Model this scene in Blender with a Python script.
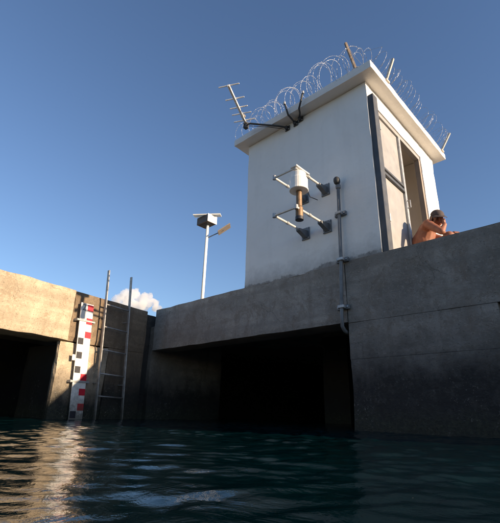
import bpy, bmesh, math, random
import numpy as np
from mathutils import Vector, Matrix, noise
random.seed(7)
R = math.radians
scene = bpy.context.scene
for o in list(bpy.data.objects): bpy.data.objects.remove(o)
col = scene.collection

# ------------------------------------------------------------------ camera
cam_d = bpy.data.cameras.new('camera'); cam = bpy.data.objects.new('camera', cam_d); col.objects.link(cam)
fw = Vector((-0.648, 0.675, 0.353)).normalized()
up0 = Vector((0.225, -0.272, 0.935))
rt = fw.cross(up0).normalized(); up = rt.cross(fw).normalized()
M = Matrix((rt, up, -fw)).transposed().to_4x4(); M.translation = Vector((6.724, -4.297, 0.159))
cam.matrix_world = M
cam_d.sensor_fit = 'HORIZONTAL'; cam_d.sensor_width = 36; cam_d.lens = 36 * 400.8 / 500
cam_d.clip_start = 0.02; cam_d.clip_end = 20000
scene.camera = cam

# ------------------------------------------------------------------ sky, sun, exposure
PHI, ELEV = R(13.7), R(13.4)
world = bpy.data.worlds.new('World'); scene.world = world; world.use_nodes = True
nt = world.node_tree; nt.nodes.clear()
out = nt.nodes.new('ShaderNodeOutputWorld'); bg = nt.nodes.new('ShaderNodeBackground'); sky = nt.nodes.new('ShaderNodeTexSky')
sky.sky_type = 'NISHITA'; sky.sun_disc = False
sky.sun_elevation = ELEV; sky.sun_rotation = math.pi / 2 - PHI
sky.air_density = 1.1; sky.dust_density = 0.25; sky.ozone_density = 3.5; sky.altitude = 0
bg.inputs['Strength'].default_value = 0.10
wb = nt.nodes.new('ShaderNodeMix'); wb.data_type = 'RGBA'; wb.blend_type = 'MULTIPLY'; wb.inputs[0].default_value = 1.0
wb.inputs[7].default_value = (1.07, .98, 1.02, 1)      # white balance of the photograph, the same all over the sky
nt.links.new(sky.outputs['Color'], wb.inputs[6]); nt.links.new(wb.outputs[2], bg.inputs['Color']); nt.links.new(bg.outputs['Background'], out.inputs['Surface'])
sd = bpy.data.lights.new('sun', 'SUN'); sd.energy = 5.0; sd.angle = R(0.53); sd.color = (1.0, 0.77, 0.52)
sun = bpy.data.objects.new('sun', sd); col.objects.link(sun)
sdir = Vector((math.cos(PHI) * math.cos(ELEV), math.sin(PHI) * math.cos(ELEV), math.sin(ELEV)))
sun.rotation_euler = sdir.to_track_quat('Z', 'Y').to_euler(); sun.location = sdir * 60
vs = scene.view_settings
vs.view_transform = 'Standard'; vs.look = 'None'; vs.exposure = 0.9; vs.gamma = 1.0; vs.use_curve_mapping = False
scene.render.engine = 'CYCLES'
scene.cycles.max_bounces = 24; scene.cycles.glossy_bounces = 4; scene.cycles.transmission_bounces = 4; scene.cycles.diffuse_bounces = 4; scene.cycles.volume_bounces = 20
try: scene.cycles.use_denoising = True
except Exception: pass

# ------------------------------------------------------------------ materials
class NT:
    def __init__(s, name):
        s.m = bpy.data.materials.new(name); s.m.use_nodes = True; s.t = s.m.node_tree; s.t.nodes.clear()
        s.o = s.n('ShaderNodeOutputMaterial'); s.p = s.n('ShaderNodeBsdfPrincipled'); s.l(s.p.outputs[0], s.o.inputs['Surface'])
        s.pos = s.n('ShaderNodeNewGeometry').outputs['Position']
    def n(s, k, **kw):
        x = s.t.nodes.new(k)
        for a, b in kw.items(): setattr(x, a, b)
        return x
    def l(s, a, b): s.t.links.new(a, b)
    def noise(s, scale, detail=6, rough=.55, stretch=None, dist=0.0):
        v = s.pos
        if stretch:
            mp = s.n('ShaderNodeMapping'); mp.inputs['Scale'].default_value = stretch; s.l(v, mp.inputs['Vector']); v = mp.outputs[0]
        x = s.n('ShaderNodeTexNoise'); x.inputs['Scale'].default_value = scale; x.inputs['Detail'].default_value = detail
        x.inputs['Roughness'].default_value = rough; x.inputs['Distortion'].default_value = dist
        s.l(v, x.inputs['Vector']); return x.outputs['Fac']
    def ramp(s, f, a, b, ca=0.0, cb=1.0):
        x = s.n('ShaderNodeMapRange'); x.inputs['From Min'].default_value = a; x.inputs['From Max'].default_value = b
        x.inputs['To Min'].default_value = ca; x.inputs['To Max'].default_value = cb; s.l(f, x.inputs['Value']); return x.outputs[0]
    def math(s, op, a, b):
        x = s.n('ShaderNodeMath', operation=op)
        for i, v in enumerate((a, b)):
            if isinstance(v, (int, float)): x.inputs[i].default_value = v
            else: s.l(v, x.inputs[i])
        return x.outputs[0]
    def mix(s, f, a, b, mode='MIX'):
        x = s.n('ShaderNodeMix', data_type='RGBA', blend_type=mode)
        for sock, v in ((x.inputs[0], f), (x.inputs[6], a), (x.inputs[7], b)):
            if isinstance(v, (int, float)): sock.default_value = v
            elif isinstance(v, tuple): sock.default_value = (*v[:3], 1)
            else: s.l(v, sock)
        return x.outputs[2]
    def z(s):
        x = s.n('ShaderNodeSeparateXYZ'); s.l(s.pos, x.inputs[0]); return x.outputs['Z']
    def bump(s, h, strength=.4, dist=.02, chain=None):
        b = s.n('ShaderNodeBump'); b.inputs['Strength'].default_value = strength; b.inputs['Distance'].default_value = dist
        s.l(h, b.inputs['Height'])
        if chain: s.l(chain, b.inputs['Normal'])
        s.l(b.outputs[0], s.p.inputs['Normal']); return b.outputs[0]
    def done(s, color, rough=.8, metal=0.0):
        if isinstance(color, tuple): s.p.inputs['Base Color'].default_value = (*color, 1)
        else: s.l(color, s.p.inputs['Base Color'])
        if isinstance(rough, (int, float)): s.p.inputs['Roughness'].default_value = rough
        else: s.l(rough, s.p.inputs['Roughness'])
        s.p.inputs['Metallic'].default_value = metal
        return s.m

def concrete(name, base, algae=(0.95, 0.35), algae_col=(.016, .016, .013), stain=.55):
    a = NT(name)
    lo = tuple(c * .50 for c in base); hi = tuple(min(1, c * 1.35) for c in base)
    c = a.mix(a.ramp(a.noise(1.3, 9, .65, dist=.4), .32, .68), lo, hi)
    c = a.mix(a.ramp(a.noise(11, 8, .7), .35, .7, 0, .55), c, tuple(x * .72 for x in base))
    # rain and rust streaks running down the face
    c = a.mix(a.ramp(a.noise(5.0, 6, .6, (1, 1, .12)), .52, .74, 0, stain), c, tuple(x * y for x, y in zip(base, (.42, .38, .34))))
    rust = a.math('MULTIPLY', a.ramp(a.noise(3.3, 5, .6, (1, 1, .05)), .58, .68), a.ramp(a.noise(1.7, 4, .6), .45, .62))
    c = a.mix(a.math('MULTIPLY', rust, .55), c, tuple(x * y for x, y in zip(base, (.50, .34, .22))))
    # pale lime patches
    c = a.mix(a.ramp(a.noise(2.6, 7, .7, (1, 1, .55), .8), .60, .74, 0, .35), c, tuple(min(1, x * 1.6) for x in base))
    # weathered crust: blotches where the cement skin has worn to aggregate
    c = a.mix(a.ramp(a.noise(3.4, 10, .78, dist=1.0), .50, .60, 0, .60), c, tuple(x * y for x, y in zip(base, (.55, .50, .44))))
    c = a.mix(a.ramp(a.noise(24, 5, .8), .52, .66, 0, .45), c, tuple(min(1, x * 1.45) for x in base))
    # boards of the formwork left faint level lines
    fb = a.ramp(a.noise(1.0, 2, .5, (.15, .15, 9.0)), .42, .60, 0, .42)
    c = a.mix(fb, c, tuple(x * .6 for x in base))
    # pin holes and hairline cracks
    pit = a.ramp(a.noise(55, 3, .6), .30, .38, 1, 0)
    c = a.mix(a.math('MULTIPLY', pit, .6), c, tuple(x * .3 for x in base))
    vo = a.n('ShaderNodeTexVoronoi', feature='DISTANCE_TO_EDGE'); vo.inputs['Scale'].default_value = .9
    nz = a.n('ShaderNodeTexNoise'); nz.inputs['Scale'].default_value = 3.0; nz.inputs['Detail'].default_value = 6
    a.l(a.pos, nz.inputs['Vector'])
    vm = a.n('ShaderNodeVectorMath', operation='MULTIPLY_ADD'); a.l(nz.outputs['Color'], vm.inputs[0]); vm.inputs[1].default_value = (.5, .5, .5); a.l(a.pos, vm.inputs[2])
    a.l(vm.outputs[0], vo.inputs['Vector'])
    crack = a.ramp(vo.outputs['Distance'], 0.0, .006, 1, 0)
    crack = a.math('MULTIPLY', crack, a.ramp(a.noise(1.1, 2), .5, .6))
    c = a.mix(a.math('MULTIPLY', crack, .45), c, tuple(x * .2 for x in base))
    # tidal band: wet, dark with weed and barnacles
    zz = a.math('ADD', a.z(), a.math('MULTIPLY', a.math('SUBTRACT', a.noise(2.6, 9, .75, (1, 1, .7)), .5), .75))
    t = a.ramp(zz, algae[1], algae[0], 1, 0)
    weed = a.mix(a.ramp(a.noise(9, 8, .75), .48, .75), algae_col, tuple(x * .19 for x in base))
    c = a.mix(t, c, weed)
    zg = a.math('ADD', a.z(), a.math('MULTIPLY', a.math('SUBTRACT', a.noise(7, 6, .7), .5), .35))
    c = a.mix(a.ramp(zg, .10, .26, .8, 0), c, a.mix(a.ramp(a.noise(30, 5, .7), .45, .65), (.010, .014, .006), (.045, .050, .026)))
    barn = a.math('MULTIPLY', a.ramp(a.noise(42, 3, .6), .60, .66), a.ramp(a.noise(3.0, 5, .7), .46, .60))
    barn = a.math('MULTIPLY', a.math('MULTIPLY', barn, t), a.ramp(a.z(), .55, .75, 1, 0))
    c = a.mix(a.math('MULTIPLY', barn, .7), c, (.20, .19, .165))
    r = a.ramp(t, 0, 1, .88, .55)
    n1 = a.bump(a.noise(6, 9, .75), .55, .05)
    n2 = a.bump(a.noise(48, 7, .75), .55, .010, n1)
    h = a.math('MULTIPLY', a.math('ADD', pit, crack), -1.0)
    a.bump(h, .6, .008, n2)
    return a.done(c, r)

def plain(name, colr, rough=.5, metal=0.0, var=.2, scale=8, dirt=(.1, .08, .06), dirt_amt=.35, bump=.15, foul=0):
    a = NT(name)
    c = a.mix(a.ramp(a.noise(scale, 6), .3, .7), tuple(x * (1 - var) for x in colr), tuple(min(1, x * (1 + var)) for x in colr))
    c = a.mix(a.ramp(a.noise(scale * 2.7, 8, .7), .55, .78, 0, dirt_amt), c, dirt)
    if foul:
        zz = a.math('ADD', a.z(), a.math('MULTIPLY', a.math('SUBTRACT', a.noise(12, 7, .75), .5), .7))
        c = a.mix(a.ramp(zz, .05, foul, .85, 0), c, (.06, .055, .035))
    a.bump(a.noise(scale * 6, 4), bump, .004)
    return a.done(c, a.ramp(a.noise(scale * 1.7, 4), .3, .7, rough * .8, min(1, rough * 1.25)), metal)

def white_wall(name, base, amt=.16):
    a = NT(name)
    c = a.mix(a.ramp(a.noise(1.1, 8, .6, dist=.5), .3, .7), tuple(x * .90 for x in base), base)
    c = a.mix(a.ramp(a.noise(4.5, 7, .65, (1, 1, .10)), .5, .8, 0, amt), c, (.36, .35, .33))
    c = a.mix(a.ramp(a.noise(14, 8, .75), .60, .78, 0, .4), c, (.42, .41, .39))
    c = a.mix(a.ramp(a.noise(2.4, 9, .75, dist=1.2), .56, .70, 0, .12), c, (.50, .48, .45))
    c = a.mix(a.ramp(a.noise(40, 3, .6), .71, .77, 0, .4), c, (.34, .26, .18))
    # splash grime near the foot of the wall and under the eaves line, ragged
    zz = a.math('ADD', a.z(), a.math('MULTIPLY', a.math('SUBTRACT', a.noise(5, 8, .7), .5), .5))
    c = a.mix(a.ramp(zz, 2.0, 2.28, .6, 0), c, (.30, .29, .28))
    # bare cement where the paint stops, ragged edge
    rg = a.math('ADD', a.z(), a.math('ADD', a.math('MULTIPLY', a.math('SUBTRACT', a.noise(2.1, 3, .5), .5), -.30), a.math('MULTIPLY', a.math('SUBTRACT', a.noise(16, 6, .7), .5), .12)))
    bare = a.mix(a.ramp(a.noise(7, 8, .7), .35, .65), (.18, .172, .165), (.36, .345, .33))
    c = a.mix(a.ramp(rg, 2.012, 2.032, 1, 0), c, bare)
    n1 = a.bump(a.noise(3, 6, .6), .25, .05)
    a.bump(a.noise(45, 6, .7), .3, .006, n1)
    return a.done(c, .75)

M_CONC = concrete('pier_concrete', (.33, .298, .262), (1.00, .52), (.013, .012, .010))
M_BEAM = concrete('beam_concrete', (.37, .335, .295), (.9, .2))
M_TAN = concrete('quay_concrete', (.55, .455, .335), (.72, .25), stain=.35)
M_CORNER = concrete('corner_quay_concrete', (.27, .20, .135), (.95, .40), stain=.7)  # quay concrete beside the corner, darker and browner than the beam
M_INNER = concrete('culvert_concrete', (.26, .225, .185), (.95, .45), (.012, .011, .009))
M_LADDER = plain('ladder_steel', (.36, .35, .34), .42, .35, .35, 9, dirt=(.12, .075, .045), dirt_amt=.6, foul=.7)
M_ANT = plain('antenna_aluminium', (.80, .78, .74), .45, .1, .08, 20, dirt_amt=.1)
M_DARK = concrete('shade_dark_concrete', (.075, .068, .06), (1.5, .5), (.010, .010, .009))  # near-black base puts the shade inside the openings into the colour
M_DECK = concrete('deck_concrete', (.50, .42, .32), (.2, .1), stain=.2)
M_WHITE = white_wall('white_paint', (.82, .81, .79))
M_ROOF = white_wall('roof_paint', (.78, .765, .735), .2)
M_GALV = plain('galvanised_steel', (.40, .41, .42), .42, .35, .2, 14)
M_ALU = plain('brushed_aluminium', (.62, .61, .59), .40, .25, .12, 20, dirt_amt=.2)
M_STEEL = plain('dark_steel', (.055, .058, .062), .55, .3, .3, 12)
M_FRAME = plain('grey_frame_paint', (.060, .066, .078), .5, 0, .2, 9)
M_DOOR = plain('door_paint', (.30, .295, .295), .5, 0, .10, 5, dirt=(.2, .17, .14), dirt_amt=.3)
M_RUST = plain('weathered_brass', (.20, .125, .07), .5, .35, .35, 15)
M_PVC = plain('white_plastic', (.78, .77, .74), .38, 0, .05, 9, dirt_amt=.12)
M_CONDUIT = plain('grey_conduit', (.15, .16, .17), .5, .2, .2, 10)
M_POST = plain('post_galvanised', (.55, .50, .44), .55, .35, .2, 14)
M_OLDPOST = plain('old_post', (.22, .17, .13), .7, .1, .3, 14)
M_WIRE = plain('razor_wire_steel', (.36, .38, .42), .55, .35, .1, 30, dirt_amt=.15)
M_RED = plain('gauge_red', (.52, .015, .035), .5, 0, .12, 20, dirt=(.15, .1, .08), dirt_amt=.35, foul=.35)
M_BLACK = plain('gauge_black', (.022, .022, .03), .5, 0, .2, 20, dirt_amt=.2)
M_GWHITE = plain('gauge_white', (.74, .73, .70), .45, 0, .06, 12, dirt=(.32, .26, .18), dirt_amt=.5, foul=.45)
M_SKIN = plain('skin', (.28, .108, .062), .55, 0, .25, 14, dirt=(.22, .09, .05), dirt_amt=.25, bump=.05)
M_CAP = plain('cap_cloth', (.065, .048, .048), .85, 0, .2, 60)
M_SHORTS = plain('shorts_cloth', (.22, .05, .045), .85, 0, .2, 60)
M_HAIR = plain('hair', (.012, .009, .008), .7, 0, .2, 60)
M_EYE = plain('eye', (.05, .035, .03), .3, 0, .1, 60)
M_PANEL = plain('solar_cells', (.02, .025, .05), .25, 0, .2, 20, dirt_amt=.15)
M_LAMPBOX = plain('lamp_housing', (.12, .095, .08), .6, 0, .15, 10)
M_TANPLATE = plain('backing_sheet', (.24, .20, .165), .6, 0, .1, 10)
M_ROOM = plain('room_plaster', (.30, .25, .21), .8, 0, .15, 4)
M_MORTAR = concrete('mortar', (.20, .198, .195), (.2, .1), stain=.3)

def water_mat():
    a = NT('sea_water')
    c = a.mix(a.ramp(a.noise(.6, 3), .35, .65), (.0006, .0085, .0105), (.0010, .0140, .0170))
    a.p.inputs['IOR'].default_value = 1.333
    n0 = a.bump(a.noise(55, 4, .6), .05, .006)
    n1 = a.bump(a.noise(19, 5, .65, dist=.5), .12, .014, n0)
    a.bump(a.noise(6, 4, .55, dist=.8), .14, .03, n1)
    return a.done(c, .035)
M_WATER = water_mat()

def cloud_mat():
    a = NT('cloud_vapour')
    a.t.nodes.remove(a.p)
    v = a.n('ShaderNodeVolumePrincipled'); v.inputs['Color'].default_value = (1, 1, 1, 1); v.inputs['Anisotropy'].default_value = .2
    v.inputs['Density'].default_value = .09
    a.l(v.outputs[0], a.o.inputs['Volume']); return a.m

# ------------------------------------------------------------------ helpers
ORG = {}
def tag(o, label=None, cat=None, group=None, kind=None):
    for k, v in (('label', label), ('category', cat), ('group', group), ('kind', kind)):
        if v: o[k] = v
    return o
def thing(name, loc, label, cat, group=None):
    o = bpy.data.objects.new(name, None); col.objects.link(o); o.location = loc; o.empty_display_size = .1
    ORG[o] = Vector(loc); return tag(o, label, cat, group)
def obj(name, bm, mat, parent=None, smooth=False, origin=None):
    """one mesh object; vertices are given in world space"""
    me = bpy.data.meshes.new(name)
    og = ORG[parent] if parent else Vector(origin or (0, 0, 0))
    bmesh.ops.translate(bm, verts=bm.verts, vec=-og)
    bmesh.ops.recalc_face_normals(bm, faces=bm.faces)
    bm.to_mesh(me); bm.free()
    if smooth:
        for p in me.polygons: p.use_smooth = True
    for m in (mat if isinstance(mat, (list, tuple)) else [mat]): me.materials.append(m)
    o = bpy.data.objects.new(name, me); col.objects.link(o)
    if parent: o.parent = parent
    else: o.location = og
    ORG[o] = og
    return o
def NB(): return bmesh.new()
def axes(d):
    d = Vector(d).normalized(); a = Vector((0, 0, 1)) if abs(d.z) < .95 else Vector((1, 0, 0))
    u = d.cross(a).normalized(); return u, d.cross(u).normalized()
def box(bm, lo, hi, bev=0.0, mat=None):
    """axis-aligned box, or in the frame of matrix mat"""
    lo, hi = Vector(lo), Vector(hi)
    c = (lo + hi) / 2; s = hi - lo
    r = bmesh.ops.create_cube(bm, size=1.0)
    vs_ = r['verts']
    for v in vs_: v.co = Vector((v.co.x * s.x, v.co.y * s.y, v.co.z * s.z)) + c
    if bev:
        es = list({e for v in vs_ for e in v.link_edges})
        rr = bmesh.ops.bevel(bm, geom=es, offset=bev, segments=1, affect='EDGES', profile=.5)
        vs_ = list({v for f in rr['faces'] for v in f.verts} | {v for v in vs_ if v.is_valid})
    if mat is not None:
        for v in vs_: v.co = mat @ v.co
    return vs_
def tube(bm, pts, r, seg=8, cap=True):
    pts = [Vector(p) for p in pts]; rs = r if isinstance(r, (list, tuple)) else [r] * len(pts)
    rings = []; u = None
    for i, p in enumerate(pts):
        d = (pts[min(i + 1, len(pts) - 1)] - pts[max(i - 1, 0)]).normalized()
        if u is None: u, w = axes(d)
        else:
            u = (u - d * u.dot(d)).normalized(); w = d.cross(u)
        rings.append([bm.verts.new(p + (u * math.cos(t) + w * math.sin(t)) * rs[i]) for t in [2 * math.pi * k / seg for k in range(seg)]])
    for a, b in zip(rings, rings[1:]):
        for k in range(seg): bm.faces.new((a[k], a[(k + 1) % seg], b[(k + 1) % seg], b[k]))
    if cap:
        bm.faces.new(rings[0][::-1]); bm.faces.new(rings[-1])
def lathe(bm, c, prof, seg=24, d=(0, 0, 1)):
    d = Vector(d).normalized(); u, w = axes(d); c = Vector(c)
    tubepts = [c + d * z for r, z in prof]
    rings = [[bm.verts.new(p + (u * math.cos(t) + w * math.sin(t)) * max(r, 1e-4)) for t in [2 * math.pi * k / seg for k in range(seg)]] for p, (r, z) in zip(tubepts, prof)]
    for a, b in zip(rings, rings[1:]):
        for k in range(seg): bm.faces.new((a[k], a[(k + 1) % seg], b[(k + 1) % seg], b[k]))
    bm.faces.new(rings[0][::-1]); bm.faces.new(rings[-1])
def barbar(bm, a, b, w, h, bev=.002):
    """rectangular bar from a to b"""
    a, b = Vector(a), Vector(b); d = (b - a); L = d.length; d.normalize()
    side = d.cross(Vector((0, 0, 1)));  side = side.normalized() if side.length > .05 else Vector((1, 0, 0))
    upv = side.cross(d)
    m = Matrix((d, side, upv)).transposed().to_4x4(); m.translation = a
    box(bm, (0, -w / 2, -h / 2), (L, w / 2, h / 2), bev, m)
def rough_block(lo, hi, frame=None, cell=.09, amp=.006, chip=.018, seed=0, zamp=1.0):
    """cast-concrete block: gridded box with uneven faces and chipped arrises; frame maps (a,b,z) to the world"""
    bm = bmesh.new(); lo, hi = Vector(lo), Vector(hi); s = hi - lo
    n = [max(1, min(70, round(s[i] / cell))) for i in range(3)]
    cache = {}
    def V(i, j, k):
        if (i, j, k) not in cache:
            idx = (i, j, k); p = Vector([lo[q] + s[q] * idx[q] / n[q] for q in range(3)])
            edge = [q for q in range(3) if idx[q] in (0, n[q])]
            q3 = p * 1.0 + Vector((seed * 7.3, seed * 3.1, seed))
            for q in edge:
                sg = -1 if idx[q] == 0 else 1
                off = amp * (zamp if q == 2 else 1) * noise.fractal(q3 * 2.2 + Vector((q * 9, 0, 0)), .9, 2.1, 4)
                if len(edge) >= 2 and not (q == 2 and zamp < 1):
                    c = noise.noise(q3 * 5.5 + Vector((0, q * 4, 0))) * .5 + .5
                    c2 = max(0, noise.noise(q3 * 1.7 + Vector((3, 0, q))))
                    off -= chip * (.15 + .6 * c * c + 1.2 * c2 * c)
                p[q] += sg * off
            cache[idx] = bm.verts.new(frame @ p if frame is not None else p)
        return cache[(i, j, k)]
    for ax in range(3):
        b, c = (ax + 1) % 3, (ax + 2) % 3
        for side in (0, n[ax]):
            for i in range(n[b]):
                for j in range(n[c]):
                    q = []
                    for (di, dj) in ((0, 0), (1, 0), (1, 1), (0, 1)):
                        idx = [0, 0, 0]; idx[ax] = side; idx[b] = i + di; idx[c] = j + dj
                        q.append(V(*idx))
                    bm.faces.new(q)
    return bm
def plain_block(lo, hi, frame=None, bev=.006):
    bm = bmesh.new(); box(bm, lo, hi, bev, frame); return bm

# ------------------------------------------------------------------ sea
def build_water():
    cx, cy = 4.2, -2.2
    def spacing():
        inner = np.linspace(-5.2, 5.2, 521)
        g = [0.02]
        outer = []; x = 5.2; st = .022
        while x < 6000: x += st; st *= 1.22; outer.append(x)
        outer = np.array(outer)
        return np.concatenate([-outer[::-1], inner, outer])
    xs = spacing(); n = len(xs)
    X, Y = np.meshgrid(xs + cx, xs + cy, indexing='ij')
    rng = np.random.default_rng(11)
    Z = np.zeros_like(X)
    wx = X + .18 * np.sin(1.1 * Y + .7) + .09 * np.sin(2.9 * X + 1.7 * Y)
    wy = Y + .16 * np.sin(1.3 * X + 2.1) + .08 * np.sin(3.7 * Y - 1.1 * X)
    view = math.atan2(.72, -.69)
    for i in range(64):
        lam = .075 * (6.5 ** rng.random())
        ang = view + rng.normal(0, .95); k = 2 * math.pi / lam
        amp = .0024 * lam ** .74 * (.4 + .9 * rng.random())
        ph = rng.random() * 6.28
        c = np.sin(k * (wx * math.cos(ang) + wy * math.sin(ang)) + ph)
        Z += amp * (c + .25 * (c * c - .5))
    patch = .5 + .5 * np.sin(.9 * X + .5 * Y + 1.2) * np.sin(.7 * Y - .3 * X)
    Z *= .55 + .6 * patch
    far = np.clip(1 - (np.maximum(np.abs(X - cx), np.abs(Y - cy)) - 4.6) / 6.0, 0, 1)
    Z = Z * far
    dc = np.hypot(X - 6.724, Y + 4.297); Z *= np.clip(dc / .9, .25, 1)
    co = np.stack([X, Y, Z], -1).reshape(-1, 3).astype(np.float32)
    idx = np.arange(n * n).reshape(n, n)
    q = np.stack([idx[:-1, :-1], idx[1:, :-1], idx[1:, 1:], idx[:-1, 1:]], -1).reshape(-1, 4)
    me = bpy.data.meshes.new('water')
    me.vertices.add(len(co)); me.vertices.foreach_set('co', co.ravel())
    me.loops.add(q.size); me.loops.foreach_set('vertex_index', q.ravel().astype(np.int32))
    me.polygons.add(len(q)); me.polygons.foreach_set('loop_start', np.arange(0, q.size, 4, dtype=np.int32)); 
    me.update(calc_edges=True); me.validate()
    me.polygons.foreach_set('use_smooth', np.ones(len(q), dtype=bool))
    me.materials.append(M_WATER)
    o = bpy.data.objects.new('water', me); col.objects.link(o); o['kind'] = 'structure'
    o['label'] = 'dark teal harbour water with small ripples'
build_water()

# ------------------------------------------------------------------ pier (front wall along x, back is +y, deck at z = 2)
OPEN_R, BZ, BLK_R = 4.27, 1.21, 5.88
pier = thing('concrete_pier', (5.0, 0.8, -1.2), 'grey concrete pier in shade with a wide dark culvert opening, under the white hut', 'pier')
obj('lintel_beam', rough_block((.085, 0, BZ), (OPEN_R, .42, 2.0), seed=1), M_BEAM, pier)
obj('wall_panel', rough_block((OPEN_R + .004, .002, BZ - .003), (11.0, .42, 2.0), cell=.1, chip=.008, seed=2, zamp=.1), M_CONC, pier)
obj('wall_panel', rough_block((OPEN_R, .008, .775), (BLK_R, .40, BZ - .007), cell=.07, amp=.008, chip=.004, seed=3, zamp=.1), M_CONC, pier)
obj('wall_panel', rough_block((OPEN_R + .004, .006, -1.2), (BLK_R + .01, .40, .772), cell=.07, amp=.012, chip=.004, seed=4, zamp=.1), M_CONC, pier)
obj('support_wall', rough_block((OPEN_R + .03, .36, -1.2), (BLK_R - .03, 1.9, 1.72), cell=.14, seed=5), M_CONC, pier)
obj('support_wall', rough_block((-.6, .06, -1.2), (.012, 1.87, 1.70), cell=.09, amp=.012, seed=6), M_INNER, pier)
obj('support_wall', rough_block((8.6, .05, -1.2), (11.0, 1.9, 1.72), cell=.16, seed=7), M_CONC, pier)
obj('light_blocking_wall', plain_block((-2.6, 1.9, -1.2), (-2.2, 11.55, 1.69)), M_DARK, pier)  # added wall, closes the side gap that let light into the opening
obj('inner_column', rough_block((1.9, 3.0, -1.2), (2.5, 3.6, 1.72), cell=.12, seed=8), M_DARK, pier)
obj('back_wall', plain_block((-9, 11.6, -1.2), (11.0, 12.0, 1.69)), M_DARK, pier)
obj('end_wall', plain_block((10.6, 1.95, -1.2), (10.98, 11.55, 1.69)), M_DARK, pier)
obj('deck_slab', plain_block((-9, .38, 1.70), (11.0, 12.0, 1.985)), M_DECK, pier)

# ------------------------------------------------------------------ left quay (local a = along the wall towards the viewer, b = into the wall)
Wd = Vector((.181, -.983, 0)).normalized(); Nb = Vector((-Wd.y, Wd.x, 0)) * -1
QF = Matrix((Wd, Nb, Vector((0, 0, 1)))).transposed().to_4x4()
def Q(a, b, z): return QF @ Vector((a, b, z))
HL, BL = 1.973, 1.146
quay = thing('concrete_quay', Q(2.5, 1.2, -1.2), 'sunlit tan concrete quay wall at the left meeting the pier in a corner', 'quay')
obj('lintel_beam', rough_block((1.70, 0, BL), (7.5, .5, HL), QF, cell=.1, amp=.008, chip=.028, seed=11), M_TAN, quay)
obj('corner_panel', rough_block((.09, .035, BL + .01), (1.694, .5, HL - .012), QF, cell=.07, amp=.012, chip=.03, seed=12, zamp=.3), M_CORNER, quay)
obj('wall_panel', rough_block((.09, .045, -1.2), (.88, .5, BL + .006), QF, cell=.08, amp=.012, chip=.008, seed=13, zamp=.1), M_CORNER, quay)
obj('support_pillar', rough_block((.883, .038, -1.2), (1.80, .16, BL - .006), QF, cell=.08, amp=.012, chip=.03, seed=14), M_TAN, quay)
obj('shade_painted_core', rough_block((.9, .155, -1.2), (1.66, 1.2, BL - .006), QF, cell=.12, amp=.012, chip=.03, seed=17), M_DARK, quay)  # dark block behind the tan face, paints the shade on the pillar's inner side
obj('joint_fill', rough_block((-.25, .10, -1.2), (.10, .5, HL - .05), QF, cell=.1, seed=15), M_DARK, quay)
obj('support_pillar', rough_block((5.4, .03, -1.2), (7.5, 1.5, BL - .006), QF, cell=.14, seed=16), M_TAN, quay)
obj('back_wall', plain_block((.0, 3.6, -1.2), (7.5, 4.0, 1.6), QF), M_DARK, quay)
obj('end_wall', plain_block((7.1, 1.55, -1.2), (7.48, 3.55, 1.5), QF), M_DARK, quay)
obj('deck_slab', plain_block((-.2, .48, 1.55), (7.5, 4.5, 1.93), QF), M_TAN, quay)

# ------------------------------------------------------------------ hut
X0, X1, D, Z0, Z1 = 2.49, 4.791, 2.534, 2.0, 4.64
hut = thing('equipment_hut', ((X0 + X1) / 2, D / 2, Z0), 'small white flat-roofed hut with an open door standing on the pier', 'hut')
T = .13
obj('front_wall', rough_block((X0, 0.003, Z0 - .03), (X1, T, Z1), cell=.09, amp=.004, chip=.012, seed=21), M_WHITE, hut)
obj('side_wall', rough_block((X0, T + .002, Z0 - .03), (X0 + T, D, Z1), cell=.15, amp=.004, chip=.012, seed=22), M_WHITE, hut)
obj('back_wall', rough_block((X0 + T + .002, D - T, Z0 - .03), (X1 - .002, D, Z1), cell=.15, amp=.004, seed=23), M_WHITE, hut)
obj('door_side_wall', rough_block((X1 - T, 1.90, Z0 - .03), (X1 - .003, D - T - .002, Z1), cell=.09, amp=.003, chip=.012, seed=24), M_WHITE, hut)
obj('door_lintel', rough_block((X1 - T, T + .002, 4.36), (X1 - .003, 1.898, Z1), cell=.09, amp=.003, chip=.012, seed=25), M_WHITE, hut)
obj('floor', plain_block((X0 + T, T, 1.99), (X1 - T, D - T, 2.03)), M_ROOM, hut)
obj('inner_partition', plain_block((X0 + 1.0, T + .01, 2.04), (X0 + 1.06, D - T - .01, Z1 - .02)), M_ROOM, hut)
OV = .182
roof = obj('roof', rough_block((X0 - .19, -OV, Z1 + .002), (X1 + OV, D + OV, Z1 + .132), cell=.08, amp=.004, chip=.010, seed=26), M_ROOF, hut)
# door on the sunny side: fixed frame, a closed leaf, an open gap
bm = NB()
box(bm, (X1 - .0005, .030, 2.01), (X1 + .075, .160, 4.40), .004)
fr = obj('door_frame', bm, M_FRAME, hut)
bm = NB(); box(bm, (X1 - .10, .204, 4.285), (X1 - .02, 1.885, 4.356), .003); obj('frame_header', bm, M_DOOR, hut)
bm = NB(); box(bm, (X1 - .10, 1.835, 2.03), (X1 - .02, 1.893, 4.280), .003); obj('frame_jamb', bm, M_ROOM, hut)
leaf = obj('door_leaf', plain_block((X1 - .075, .206, 2.05), (X1 - .045, 1.06, 4.280)), M_DOOR, hut)
bm = NB(); box(bm, (X1 - .044, 1.015, 2.05), (X1 - .012, 1.075, 4.276), .003); obj('door_stile', bm, M_GALV, leaf)
bm = NB(); box(bm, (X1 - .044, .210, 3.27), (X1 - .008, 1.012, 3.315), .003); obj('door_rail', bm, M_FRAME, leaf)
bm = NB(); box(bm, (X1 - .044, .210, 3.36), (X1 - .012, 1.012, 3.395), .003); obj('door_rail', bm, M_FRAME, leaf)
bm = NB(); box(bm, (X1 - .044, .210, 2.06), (X1 - .020, .26, 4.276), .003); obj('door_stile', bm, M_DOOR, leaf)
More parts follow.
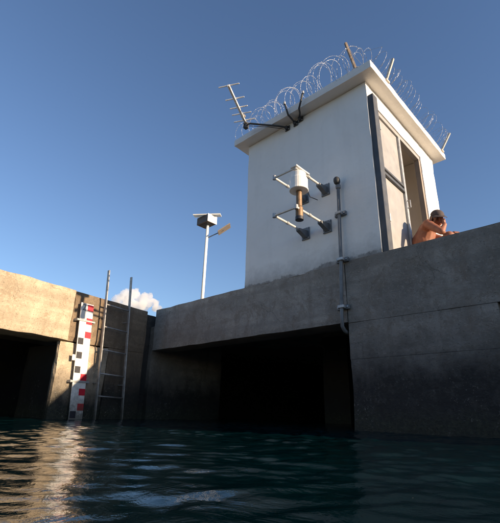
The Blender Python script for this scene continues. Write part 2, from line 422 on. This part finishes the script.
for z in (2.5, 3.9):
    bm = NB(); tube(bm, [(X1 + .070, .165, z - .05), (X1 + .070, .165, z + .05)], .012, 8); obj('hinge', bm, M_GALV, fr)
bm = NB(); tube(bm, [(X1 - .012, 1.045, 3.02), (X1 + .03, 1.045, 3.02), (X1 + .03, 1.045, 3.14), (X1 - .012, 1.045, 3.14)], .008, 6); obj('handle', bm, M_GALV, leaf)

# ------------------------------------------------------------------ razor wire on the roof
rz = thing('razor_wire_fence', (X1, -.1, Z1 + .132), 'coiled razor wire on short posts along the hut roof edges', 'razor wire')
RT = Z1 + .132
posts = [((4.735, -.13, RT - .02), (4.645, -.22, RT + .52)), ((4.945, .33, RT - .03), (5.09, .36, RT + .36)), ((4.945, 2.56, RT - .03), (5.14, 2.60, RT + .32))]
for i, (a, b) in enumerate(posts):
    bm = NB(); a, b = Vector(a), Vector(b)
    barbar(bm, a, b, .035, .035, .003)
    obj('post', bm, M_OLDPOST if i == 0 else M_POST, rz)
    bm = NB(); box(bm, a - Vector((.05, .05, .0)), a + Vector((.05, .05, .03)), .003); obj('base_plate', bm, M_POST, rz)
def coil(path, radius, turns, seed):
    rr = random.Random(seed); path = [Vector(p) for p in path]
    seglen = [(b - a).length for a, b in zip(path, path[1:])]; tot = sum(seglen)
    def at(t):
        s = t * tot
        for (a, b), L in zip(zip(path, path[1:]), seglen):
            if s <= L or L == seglen[-1]: return a + (b - a) * min(1, s / L), (b - a).normalized()
            s -= L
    n = int(turns * 26); ptsl = []
    jit = [(rr.uniform(.62, 1.15), rr.uniform(-.16, .16), rr.uniform(-.07, .05)) for _ in range(int(turns) + 3)]
    for i in range(n + 1):
        ph = turns * i / n; k = int(ph); fr_ = ph - k
        r = jit[k][0] * (1 - fr_) + jit[k + 1][0] * fr_
        sh = jit[k][1] * (1 - fr_) + jit[k + 1][1] * fr_; dz = jit[k][2] * (1 - fr_) + jit[k + 1][2] * fr_
        p, d = at(i / n); side = Vector((0, 0, 1)).cross(d).normalized()
        ang = 2 * math.pi * ph
        lean = .13 * math.sin(ang + .6)
        ptsl.append(p + d * (sh + lean) + side * (radius * .85 * r * math.cos(ang)) + Vector((0, 0, radius * r * math.sin(ang) + dz)))
    return ptsl
def barbs(ptsl, seed):
    bm = NB(); rr = random.Random(seed)
    for i in range(1, len(ptsl) - 1):
        p = ptsl[i]; d = (ptsl[i + 1] - ptsl[i - 1]).normalized(); u, w = axes(d)
        n = (u * math.cos(i) + w * math.sin(i)); n2 = d.cross(n)
        a, b, c, e = p + d * .011 + n * .002, p + n * .007, p - d * .011 + n * .002, p - n * .005
        vs_ = [bm.verts.new(q) for q in (a, b, c, e)] + [bm.verts.new(p + n2 * .0015), bm.verts.new(p - n2 * .0015)]
        for k in range(4):
            bm.faces.new((vs_[k], vs_[(k + 1) % 4], vs_[4])); bm.faces.new((vs_[(k + 1) % 4], vs_[k], vs_[5]))
    return bm
for nm, path, rad, turns, sd_ in (('coil', [(2.36, -.02, RT + .22), (4.72, -.08, RT + .25)], .255, 24, 3), ('coil', [(4.72, -.02, RT + .20), (4.93, .12, RT + .20), (4.97, 2.62, RT + .20)], .225, 27, 9)):
    pl = coil(path, rad, turns, sd_)
    bm = NB(); tube(bm, pl, .0016, 4); c = obj(nm, bm, M_WIRE, rz)
    b = obj('barbs', barbs(pl, sd_), M_WIRE, c); b['kind'] = 'stuff'
bm = NB(); tube(bm, [posts[0][1], (4.70, -.10, RT + .34), (4.78, -.04, RT + .16)], .003, 5); obj('tie_wire', bm, M_WIRE, rz)

# ------------------------------------------------------------------ antenna and the two wall struts
def wall_clamp(parent, c):
    bm = NB(); x, y, z = c
    box(bm, (x - .045, -.014, z - .045), (x + .045, -.002, z + .045), .003)
    box(bm, (x - .025, -.06, z - .025), (x + .025, -.014, z + .025), .004)
    o = obj('wall_clamp', bm, M_STEEL, parent)
    for dx in (-.033, .033):
        bm = NB(); tube(bm, [(x + dx, -.014, z - .03), (x + dx, -.026, z - .03)], .008, 6); obj('bolt', bm, M_GALV, o)
ant = thing('yagi_antenna', (3.385, 0, 4.56), 'silver yagi antenna on a black arm at the hut roof corner', 'antenna')
wall_clamp(ant, (3.385, 0, 4.56))
E0 = Vector((2.755, -.35, 4.765))
bm = NB(); tube(bm, [(3.385, -.045, 4.56), (3.30, -.12, 4.585), E0 + Vector((.1, 0, -.025)), E0], .016, 8); obj('arm', bm, M_STEEL, ant, smooth=True)
bd = Vector((.447, -.894, 0)).normalized(); ed = Vector((.894, .447, 0)).normalized()
bm = NB(); barbar(bm, E0 - bd * .03 + Vector((0, 0, .02)), E0 + bd * .90 + Vector((0, 0, .02)), .034, .034); obj('boom', bm, M_ANT, ant)
bm = NB(); box(bm, E0 + Vector((-.035, -.035, -.07)), E0 + Vector((.035, .035, .045)), .005); obj('boom_clamp', bm, M_STEEL, ant)
for t, L in ((.88, .165), (.60, .155), (.40, .15), (.25, .165), (.08, .19)):
    bm = NB(); c = E0 + bd * t + Vector((0, 0, .034)); tube(bm, [c - ed * L, c + ed * L], .010, 6); obj('element', bm, M_ANT, ant)
bm = NB(); c = E0 + bd * .16; box(bm, c + Vector((-.03, -.03, .03)), c + Vector((.03, .03, .075)), .006); obj('feed_box', bm, M_TANPLATE, ant)
bm = NB(); tube(bm, [c + Vector((0, 0, .0)), c + Vector((.02, .05, -.05)), E0 + Vector((.06, .0, -.05)), E0 + Vector((.35, .16, -.13)), (3.36, -.06, 4.53)], .005, 6); obj('cable', bm, M_BLACK, ant, smooth=True)
for a, mid, tip, lab in (((3.555, 0, 4.565), (3.55, -.20, 4.62), (3.525, -.26, 4.835), 'bare black strut below the hut roof, next to the antenna arm clamp'),
                         ((3.655, 0, 4.595), (3.78, -.22, 4.60), (3.885, -.255, 4.83), 'bent black strut below the hut roof, farther from the antenna')):
    t = thing('wall_strut', a, lab, 'strut', 'black struts under the hut eaves')
    wall_clamp(t, a)
    bm = NB(); tube(bm, [Vector(a) + Vector((0, -.04, 0)), Vector(mid) * .6 + Vector(a) * .4, mid, Vector(mid) * .5 + Vector(tip) * .5, tip], .015, 8); obj('rod', bm, M_STEEL, t, smooth=True)
    bm = NB(); tube(bm, [Vector(tip) - Vector((0, 0, .03)), Vector(tip) + Vector((0, 0, .012))], .021, 8); obj('end_cap', bm, M_GALV, t)

# ------------------------------------------------------------------ tide sensor on two brackets
AX, BX, LO = 4.05, 3.69, .70
def bracket(z, lab):
    t = thing('sensor_bracket', (AX, 0, z), lab, 'bracket', 'sensor brackets on the hut wall')
    for x in (AX, BX):
        bm = NB(); box(bm, (x - .068, -.012, z - .105), (x + .068, -.001, z + .080), .003); pl = obj('wall_plate', bm, M_CONDUIT, t)
        bm = NB()   # triangular gusset under the arm
        g = [bm.verts.new((x + dx, y, zz)) for dx in (-.032, .032) for y, zz in ((-.012, z + .03), (-.19, z + .005), (-.19, z - .025), (-.012, z - .085))]
        for q in ((0, 1, 2, 3), (7, 6, 5, 4), (0, 4, 5, 1), (1, 5, 6, 2), (2, 6, 7, 3), (3, 7, 4, 0)): bm.faces.new([g[i] for i in q])
        obj('gusset', bm, M_CONDUIT, t)
        for dz in (-.085, .062):
            for dx in (-.052, .052):
                bm = NB(); tube(bm, [(x + dx, -.012, z + dz), (x + dx, -.022, z + dz)], .008, 6); obj('bolt', bm, M_GALV, pl)
        bm = NB(); tube(bm, [(x, -.10, z + .005), (x, -LO, z + .005)], .0165, 10); obj('arm', bm, M_ALU, t, smooth=False)
        bm = NB(); tube(bm, [(x, -.40, z + .005), (x, -.44, z + .005)], .024, 10); obj('collar', bm, M_GALV, t)
    bm = NB(); tube(bm, [(BX - .02, -LO, z + .005), (AX + .02, -LO, z + .005)], .0165, 10); obj('cross_bar', bm, M_ALU, t)
    for x in (AX, BX):
        bm = NB(); tube(bm, [(x, -LO, z - .022), (x, -LO, z + .035)], .025, 10); obj('corner_fitting', bm, M_GALV, t)
    return t
bracket(3.150, 'upper square metal bracket holding the white canister on the hut wall')
bracket(2.575, 'lower square metal bracket steadying the brass tube on the hut wall')
SX, SY = 4.035, -.62
ts = thing('tide_sensor', (SX, SY, 2.38), 'white canister sensor with a brass tube hanging below on the hut wall', 'sensor')
bm = NB(); lathe(bm, (SX, SY, 2.855), [(.02, 0), (.110, .002), (.118, .012), (.118, .16), (.112, .175), (.098, .18), (.098, .245), (.085, .262), (.02, .27)], 28); can = obj('canister', bm, M_PVC, ts, smooth=False)
bm = NB(); lathe(bm, (SX, SY, 2.85), [(.120, 0), (.124, .004), (.124, .020), (.120, .024)], 28); obj('rim', bm, M_PVC, can)
bm = NB(); lathe(bm, (SX, SY, 2.475), [(.044, 0), (.048, .004), (.048, .13), (.038, .15), (.038, .37), (.03, .38)], 20); tb = obj('tube', bm, M_RUST, ts, smooth=False)
bm = NB(); lathe(bm, (SX, SY, 2.43), [(.04, 0), (.053, .004), (.053, .048), (.045, .052)], 20); obj('end_collar', bm, M_BLACK, tb)
bm = NB(); box(bm, (AX - .06, -.74, 3.155), (AX + .045, -.45, 3.175), .003); obj('mounting_plate', bm, M_PVC, ts)
bm = NB(); tube(bm, [(SX, SY + .05, 3.13), (SX, SY + .15, 3.02), (3.95, -.25, 2.96), (3.92, -.02, 3.02)], .006, 6); obj('cable', bm, M_BLACK, ts, smooth=True)

# ------------------------------------------------------------------ conduit
cd = thing('cable_conduit', (4.225, 0, 1.1), 'vertical grey cable conduit clamped to the hut wall and pier', 'conduit')
bm = NB(); tube(bm, [(4.285, -.06, 3.05), (4.262, -.06, 2.0), (4.232, -.065, 1.30), (4.228, -.06, 1.16), (4.235, -.02, 1.11), (4.22, .12, 1.09)], .0225, 12); obj('pipe', bm, M_CONDUIT, cd, smooth=True)
bm = NB(); lathe(bm, (4.285, -.06, 3.04), [(.028, 0), (.034, .01), (.034, .05), (.026, .06), (.026, .07)], 14); obj('coupling', bm, M_CONDUIT, cd)
bm = NB(); lathe(bm, (4.286, -.075, 3.105), [(.028, 0), (.042, .02), (.047, .05), (.040, .085), (.020, .105)], 14, d=(0, -.25, 1)); obj('weather_head', bm, M_STEEL, cd, smooth=True)
for x, z in ((4.275, 2.67), (4.262, 2.015), (4.237, 1.40)):
    bm = NB(); box(bm, (x - .085, -.036, z - .028), (x + .085, -.003, z + .028), .003); ch = obj('clamp_channel', bm, M_CONDUIT, cd)
    bm = NB(); box(bm, (x - .045, -.098, z - .02), (x + .045, -.036, z + .02), .006); obj('saddle', bm, M_GALV, ch)
    for dx in (-.066, .066):
        bm = NB(); tube(bm, [(x + dx, -.036, z), (x + dx, -.050, z)], .011, 6); obj('bolt', bm, M_GALV, ch)

# ------------------------------------------------------------------ solar lamp behind the corner
LX, LY = -1.56, 2.50
lp = thing('solar_street_lamp', (LX, LY, 1.985), 'solar lamp with white pole and boxy head behind the quay corner', 'lamp')
bm = NB(); tube(bm, [(LX - .03, LY, 1.985), (LX, LY, 5.30)], [.052, .042], 14); obj('pole', bm, M_PVC, lp, smooth=True)
bm = NB(); box(bm, (LX - .14, LY - .12, 1.985), (LX + .10, LY + .12, 2.008), .003); obj('base_plate', bm, M_GALV, lp)
bm = NB(); box(bm, (LX - .29, LY - .18, 5.295), (LX + .20, LY + .16, 5.525), .007); hd = obj('lamp_head', bm, M_LAMPBOX, lp)
bm = NB(); box(bm, (LX + .201, LY - .185, 5.29), (LX + .211, LY + .165, 5.53), .002); obj('painted_sunlit_side', bm, M_PVC, hd)  # white plate paints the sun-facing side of the dark head as lit
bm = NB(); box(bm, (LX - .23, LY - .13, 5.285), (LX + .13, LY + .12, 5.294), .001); obj('lens', bm, M_STEEL, hd)
def plate_frame(c, roll, tilt):
    ex = Vector((.727, .686, 0)).normalized(); fy = Vector((-.686, .727, 0)).normalized()
    ey = fy * math.cos(R(tilt)) + Vector((0, 0, math.sin(R(tilt)))); ez = ex.cross(ey)
    m = Matrix((ex, ey, ez)).transposed().to_4x4() @ Matrix.Rotation(R(roll), 4, 'Y'); m.translation = c; return m
pm = plate_frame((LX - .03, LY - .01, 5.60), -3, 17)
bm = NB(); box(bm, (-.40, -.22, -.013), (.40, .22, .013), .003, pm); tp = obj('solar_panel', bm, M_PVC, lp)
bm = NB(); box(bm, (-.38, -.20, .015), (.38, .20, .019), 0, pm); obj('cells', bm, M_PANEL, tp)
bm = NB(); tube(bm, [(LX - .04, LY, 5.52), (LX - .04, LY, 5.59)], .05, 10); obj('panel_mount', bm, M_STEEL, lp)
pm = plate_frame((LX + .42, LY + .28, 5.12), -36, 4)
bm = NB(); box(bm, (-.21, -.17, -.012), (.21, .17, .012), .002, pm); pn = obj('side_panel', bm, M_TANPLATE, lp)
bm = NB(); box(bm, (-.19, -.15, .014), (.19, .15, .018), 0, pm); obj('cells', bm, M_PANEL, pn)
bm = NB(); tube(bm, [(LX, LY, 4.86), (LX + .26, LY + .17, 5.00), (LX + .40, LY + .27, 5.09)], .014, 8); obj('strut', bm, M_STEEL, lp)

# ------------------------------------------------------------------ tide staff on the left wall
GA0, GA1, GZ0, GZ1, GW = 1.372, 1.500, -.30, 1.785, .118
def gl(z): return 1.377 + (z - .03) * (1.50 - 1.377) / 1.75
st = thing('tide_staff', Q(gl(0), 0, -.30), 'white tide staff with red and black blocks on the sunlit wall', 'tide gauge')
def gframe(z):
    d = (Q(gl(1.78), 0, 1.78) - Q(gl(0), 0, 0)).normalized()
    m = Matrix((Wd, Nb, d)).transposed().to_4x4()
    m.translation = Q(gl(0), 0, 0); return m
GM = gframe(0); GB = -.045
bm = NB(); box(bm, (-GW, GB, -.30), (GW, GB + .018, 1.785), .003, GM); obj('board', bm, M_GWHITE, st)
P = 1.785 / 16.2
for row in (0, 2, 4, 5, 7, 9, 10, 12, 14, 15):
    z1 = 1.775 - row * P; red = row not in (5, 7, 9, 15)
    if red: a0, a1 = -GW + .004, -.004
    else: a0, a1 = .012, GW - .008
    bm = NB(); box(bm, (a0, GB - .0045, z1 - P * .96), (a1, GB - .001, z1 - P * .04), .001, GM)
    obj('red_block' if red else 'black_block', bm, M_RED if red else M_BLACK, st)
cu = bpy.data.curves.new('numeral', 'FONT'); cu.body = '2'; cu.size = .15; cu.extrude = .0015; cu.align_x = 'CENTER'
tmp = bpy.data.objects.new('numeral', cu); col.objects.link(tmp)
bpy.context.view_layer.update()
me = bpy.data.meshes.new_from_object(tmp.evaluated_get(bpy.context.evaluated_depsgraph_get())); bpy.data.objects.remove(tmp)
bm = NB(); bm.from_mesh(me)
nm = GM @ Matrix(((-1, 0, 0, .058), (0, 0, -1, GB - .004), (0, 1, 0, 1.775 - P * .98), (0, 0, 0, 1)))
for v in bm.verts: v.co = nm @ v.co
obj('numeral', bm, M_CONDUIT, st)
for z in (1.50, .55):
    bm = NB(); box(bm, (-GW - .05, GB - .012, z - .014), (GW + .05, GB - .0055, z + .014), .002, GM); bb = obj('fixing_band', bm, M_GALV, st)
    for sx in (-1, 1):
        bm = NB(); box(bm, (sx * (GW + .035) - .015, GB - .004, z - .018), (sx * (GW + .035) + .015, .06, z + .018), .002, GM); obj('stand_off', bm, M_GALV, bb)
bm = NB(); box(bm, (GW + .004, GB + .004, .86), (GW + .055, GB + .016, .95), .003, GM); obj('tag_plate', bm, M_GWHITE, st)

# ------------------------------------------------------------------ ladder
ld = thing('boat_ladder', Q(.9, -.1, -.7), 'galvanised boat ladder rising above the corner of the quay', 'ladder')
def rail_pt(k, z): # k 0 = near the staff, 1 = near the corner
    a0 = (1.074, .535)[k]; a1 = (1.240, .736)[k]
    return Q(a0 + (a1 - a0) * z / 2.48, -.10, z)
for k, top in ((0, 2.44), (1, 2.46)):
    bm = NB(); barbar(bm, rail_pt(k, -.7), rail_pt(k, top), .052, .022, .005); obj('rail', bm, M_LADDER, ld)
    for z in (1.62, .55):
        bm = NB(); p = rail_pt(k, z); barbar(bm, p, p + Nb * .17, .03, .012, .001); obj('stand_off', bm, M_LADDER, ld)
for z in (1.84, 1.46, 1.08, .70, .35, -.02, -.4):
    bm = NB(); tube(bm, [rail_pt(0, z), rail_pt(1, z - .015)], .013, 8); obj('rung', bm, M_LADDER, ld, smooth=True)

# ------------------------------------------------------------------ person sitting in the doorway
def ell(bm, c, r, rot=None):
    x = bmesh.ops.create_uvsphere(bm, u_segments=20, v_segments=14, radius=1.0)
    m = Matrix.Translation(c) @ (rot if rot is not None else Matrix()) @ Matrix.Diagonal((*r, 1))
    for v in x['verts']: v.co = m @ v.co
def limb(bm, pts, rs, seg=14):
    P_ = [Vector(p) for p in pts]; fine, fr_ = [], []
    for i in range(len(P_) - 1):
        for k in range(6):
            t = k / 6; fine.append(P_[i].lerp(P_[i + 1], t)); fr_.append(rs[i] * (1 - t) + rs[i + 1] * t)
    fine.append(P_[-1]); fr_.append(rs[-1])
    tube(bm, fine, fr_, seg)
    ell(bm, P_[0], (rs[0],) * 3); ell(bm, P_[-1], (rs[-1],) * 3)
    for p, r in zip(P_[1:-1], rs[1:-1]): ell(bm, p, (r * 1.01,) * 3)
HC = Vector((5.155, 1.050, 2.735))                       # head centre
face = Vector((.62, -.70, -.52)).normalized()            # where the face looks
hs = Vector((0, 0, 1)).cross(face).normalized(); hu = face.cross(hs).normalized()
HM = Matrix((face, hs, hu)).transposed().to_4x4()
def Hp(f, s, u): return HC + face * f + hs * s + hu * u
pb = NB()
hip = Vector((4.84, 1.17, 2.125))
limb(pb, [hip, (4.84, 1.15, 2.30), (4.90, 1.12, 2.47), (4.985, 1.09, 2.61)], [.145, .135, .150, .120])
for s in (-1, 1):
    sh = Vector((4.965, 1.09, 2.630)) + Vector((.10, -.17, 0)) * (-s) * .95 if s < 0 else Vector((4.90, 1.25, 2.625))
    limb(pb, [Vector((4.97, 1.09, 2.62)), sh], [.085, .068])
limb(pb, [(4.99, 1.09, 2.63), Hp(-.04, 0, -.07)], [.068, .058])
ell(pb, Hp(-.012, 0, .022), (.098, .077, .092), HM); ell(pb, Hp(.022, 0, -.048), (.070, .060, .070), HM)
ell(pb, Hp(.052, 0, -.092), (.028, .030, .024), HM)
ell(pb, Hp(.098, 0, -.012), (.022, .014, .026), HM); ell(pb, Hp(.080, 0, .030), (.020, .058, .014), HM)
ell(pb, Hp(.084, 0, -.056), (.016, .026, .010), HM); ell(pb, Hp(.080, 0, -.072), (.014, .022, .008), HM)
for s in (-1, 1):
    ell(pb, Hp(-.008, s * .078, -.008), (.020, .010, .032), HM); ell(pb, Hp(.066, s * .040, -.025), (.022, .022, .018), HM)
# near arm: shoulder, elbow on the knee, hand to the chin; far arm folded on the knees
SH = Vector((5.055, .925, 2.630)); EL = Vector((5.235, .865, 2.445)); WR = Vector((5.268, .925, 2.555))
limb(pb, [SH, EL], [.066, .045]); limb(pb, [EL, WR], [.044, .029])
ell(pb, WR + Vector((-.005, .012, .045)), (.022, .036, .044))
tgt = Hp(.085, .01, -.075)
for i, (dx, L) in enumerate(((-.030, .060), (-.010, .072), (.010, .076), (.030, .066))):
    b0 = WR + Vector((-.002 + dx * .5, .012 - dx * .5, .075)); b1 = b0.lerp(tgt + Vector((dx * .5, -dx * .6, .03)), .45) + Vector((.012, -.008, .012)); b2 = b0.lerp(tgt + Vector((dx * .6, -dx * .6, .01)), .9)
    limb(pb, [b0, b1, b2], [.0105, .0095, .008], 8)
limb(pb, [WR + Vector((-.02, .02, .03)), WR + Vector((-.045, .03, .055)), WR + Vector((-.055, .035, .085))], [.012, .011, .009], 8)
FS = Vector((4.90, 1.25, 2.625)); FE = Vector((5.22, 1.26, 2.43)); FW = Vector((5.31, 1.05, 2.43))
limb(pb, [FS, FE], [.064, .045]); limb(pb, [FE, FW], [.044, .028])
ell(pb, FW + Vector((.035, -.03, .005)), (.044, .036, .018))
for i in range(4):
    b0 = FW + Vector((.055 - .014 * i, -.035 - .018 * i + .02, .008)); limb(pb, [b0, b0 + Vector((.035, -.022, .0)), b0 + Vector((.05, -.04, -.026))], [.010, .0092, .008], 8)
limb(pb, [FW + Vector((.0, -.03, 0)), FW + Vector((-.005, -.065, .01)), FW + Vector((.01, -.09, .0))], [.012, .011, .009], 8)
# legs drawn up
for s, (kx, ky) in ((-1, (5.30, .93)), (1, (5.34, 1.22))):
    h0 = hip + Vector((.03, .085 * s, -.015)); kn = Vector((kx, ky, 2.385)); an = Vector((5.34 + (kx - 5.32) * .5, ky - .01, 2.075))
    limb(pb, [h0, kn], [.092, .062]); limb(pb, [kn, kn.lerp(an, .35), an], [.060, .056, .036])
    limb(pb, [an + Vector((-.03, 0, -.025)), an + Vector((.10, -.01, -.045)), an + Vector((.165, -.015, -.055))], [.040, .034, .026])
    for i in range(5):
        q = an + Vector((.165, -.04 + .018 * i, -.062)); limb(pb, [q, q + Vector((.035 - .004 * abs(i - 1), 0, -.004))], [.011, .009], 8)
me = bpy.data.meshes.new('person'); pb.to_mesh(me); pb.free()
tmp = bpy.data.objects.new('tmp_body', me); col.objects.link(tmp)
md = tmp.modifiers.new('r', 'REMESH'); md.mode = 'VOXEL'; md.voxel_size = .0075
sm = tmp.modifiers.new('s', 'SMOOTH'); sm.factor = .5; sm.iterations = 4
bpy.context.view_layer.update()
me2 = bpy.data.meshes.new_from_object(tmp.evaluated_get(bpy.context.evaluated_depsgraph_get())); bpy.data.objects.remove(tmp)
bm = NB(); bm.from_mesh(me2)
person = thing('person', (4.84, 1.17, 1.985), 'shirtless person in a dark cap sitting hunched by the hut door, hand to mouth', 'person')
minz = min(v.co.z for v in bm.verts)
body = obj('body', bm, M_SKIN, person, smooth=True)
for s in (-1, 1):
    bm = NB(); ell(bm, Hp(.0795, s * .031, .006), (.010, .013, .008), HM); obj('eye', bm, M_EYE, person, smooth=True)
bm = NB()
for s in (-1, 1): ell(bm, Hp(-.03, s * .055, .0), (.062, .030, .048), HM)
ell(bm, Hp(-.062, 0, .0), (.052, .064, .062), HM); obj('hair', bm, M_HAIR, person, smooth=True)
bm = NB()
x = bmesh.ops.create_uvsphere(bm, u_segments=28, v_segments=16, radius=1.0)
bmesh.ops.delete(bm, geom=[v for v in bm.verts if v.co.z < -.02], context='VERTS')
cm = Matrix.Translation(Hp(-.012, 0, .035)) @ HM @ Matrix.Rotation(R(6), 4, 'Y') @ Matrix.Diagonal((.107, .087, .084, 1))
for v in bm.verts: v.co = cm @ v.co
cap = obj('cap', bm, M_CAP, person, smooth=True)
bm = NB(); rows = []
for i in range(13):
    a = R(-70 + 140 * i / 12); inn = Vector((.108 * math.cos(a), .090 * math.sin(a), .0)); ou = inn + Vector((.075 * math.cos(a * .8) + .004, .014 * math.sin(a), -.012 - .020 * (1 - math.cos(a * 1.1))))
    r_ = []
    for p in (inn, ou):
        for dz in (0, .005): r_.append(bm.verts.new(Hp(-.012, 0, .035) + HM.to_3x3() @ (p + Vector((0, 0, dz)))))
    rows.append(r_)
for a, b in zip(rows, rows[1:]):
    for q in ((0, 2), (2, 3), (3, 1), (1, 0)): bm.faces.new((a[q[0]], a[q[1]], b[q[1]], b[q[0]]))
obj('brim', bm, M_CAP, cap, smooth=True)
bm = NB()
limb(bm, [hip + Vector((0, 0, -.01)), hip + Vector((0, -.01, .12))], [.150, .146])
for s, (kx, ky) in ((-1, (5.30, .93)), (1, (5.34, 1.22))):
    h0 = hip + Vector((.03, .085 * s, -.015)); kn = Vector((kx, ky, 2.385)); limb(bm, [h0, h0.lerp(kn, .72)], [.100, .082])
for v in bm.verts: v.co.z = max(v.co.z, 1.992)
obj('shorts', bm, M_SHORTS, person, smooth=True)

# ------------------------------------------------------------------ cloud low over the corner
cdir = Vector((-.84, .485, .245)); cr = Vector((.5, .866, 0)).normalized()
CC = cdir * 900
rr = random.Random(4)
bm = NB()
for i in range(150):
    t = rr.uniform(-1, 1); hgt = (1 - t * t) ** .8
    c = CC + cr * (t * 54) + Vector((0, 0, -14 + rr.random() * 36 * hgt)) + Vector((cdir.x, cdir.y, 0)) * rr.uniform(-14, 14)
    r = rr.uniform(3.0, 9.5) * (.5 + .5 * hgt)
    s = bmesh.ops.create_icosphere(bm, subdivisions=3, radius=r)
    for v in s['verts']:
        n = v.co.normalized(); v.co = c + v.co * (1 + .6 * noise.fractal(n * 3.0 + Vector((i, 0, 0)), .7, 2.1, 5))
me = bpy.data.meshes.new('tmpc'); bm.to_mesh(me); bm.free()
tmp = bpy.data.objects.new('tmp_cloud', me); col.objects.link(tmp)
md = tmp.modifiers.new('r', 'REMESH'); md.mode = 'VOXEL'; md.voxel_size = 1.1
bpy.context.view_layer.update()
me2 = bpy.data.meshes.new_from_object(tmp.evaluated_get(bpy.context.evaluated_depsgraph_get())); bpy.data.objects.remove(tmp)
bm = NB(); bm.from_mesh(me2)
cl = obj('cloud', bm, cloud_mat(), None, smooth=True, origin=CC)
tag(cl, 'small white cumulus cloud low in the sky behind the ladder', 'cloud')
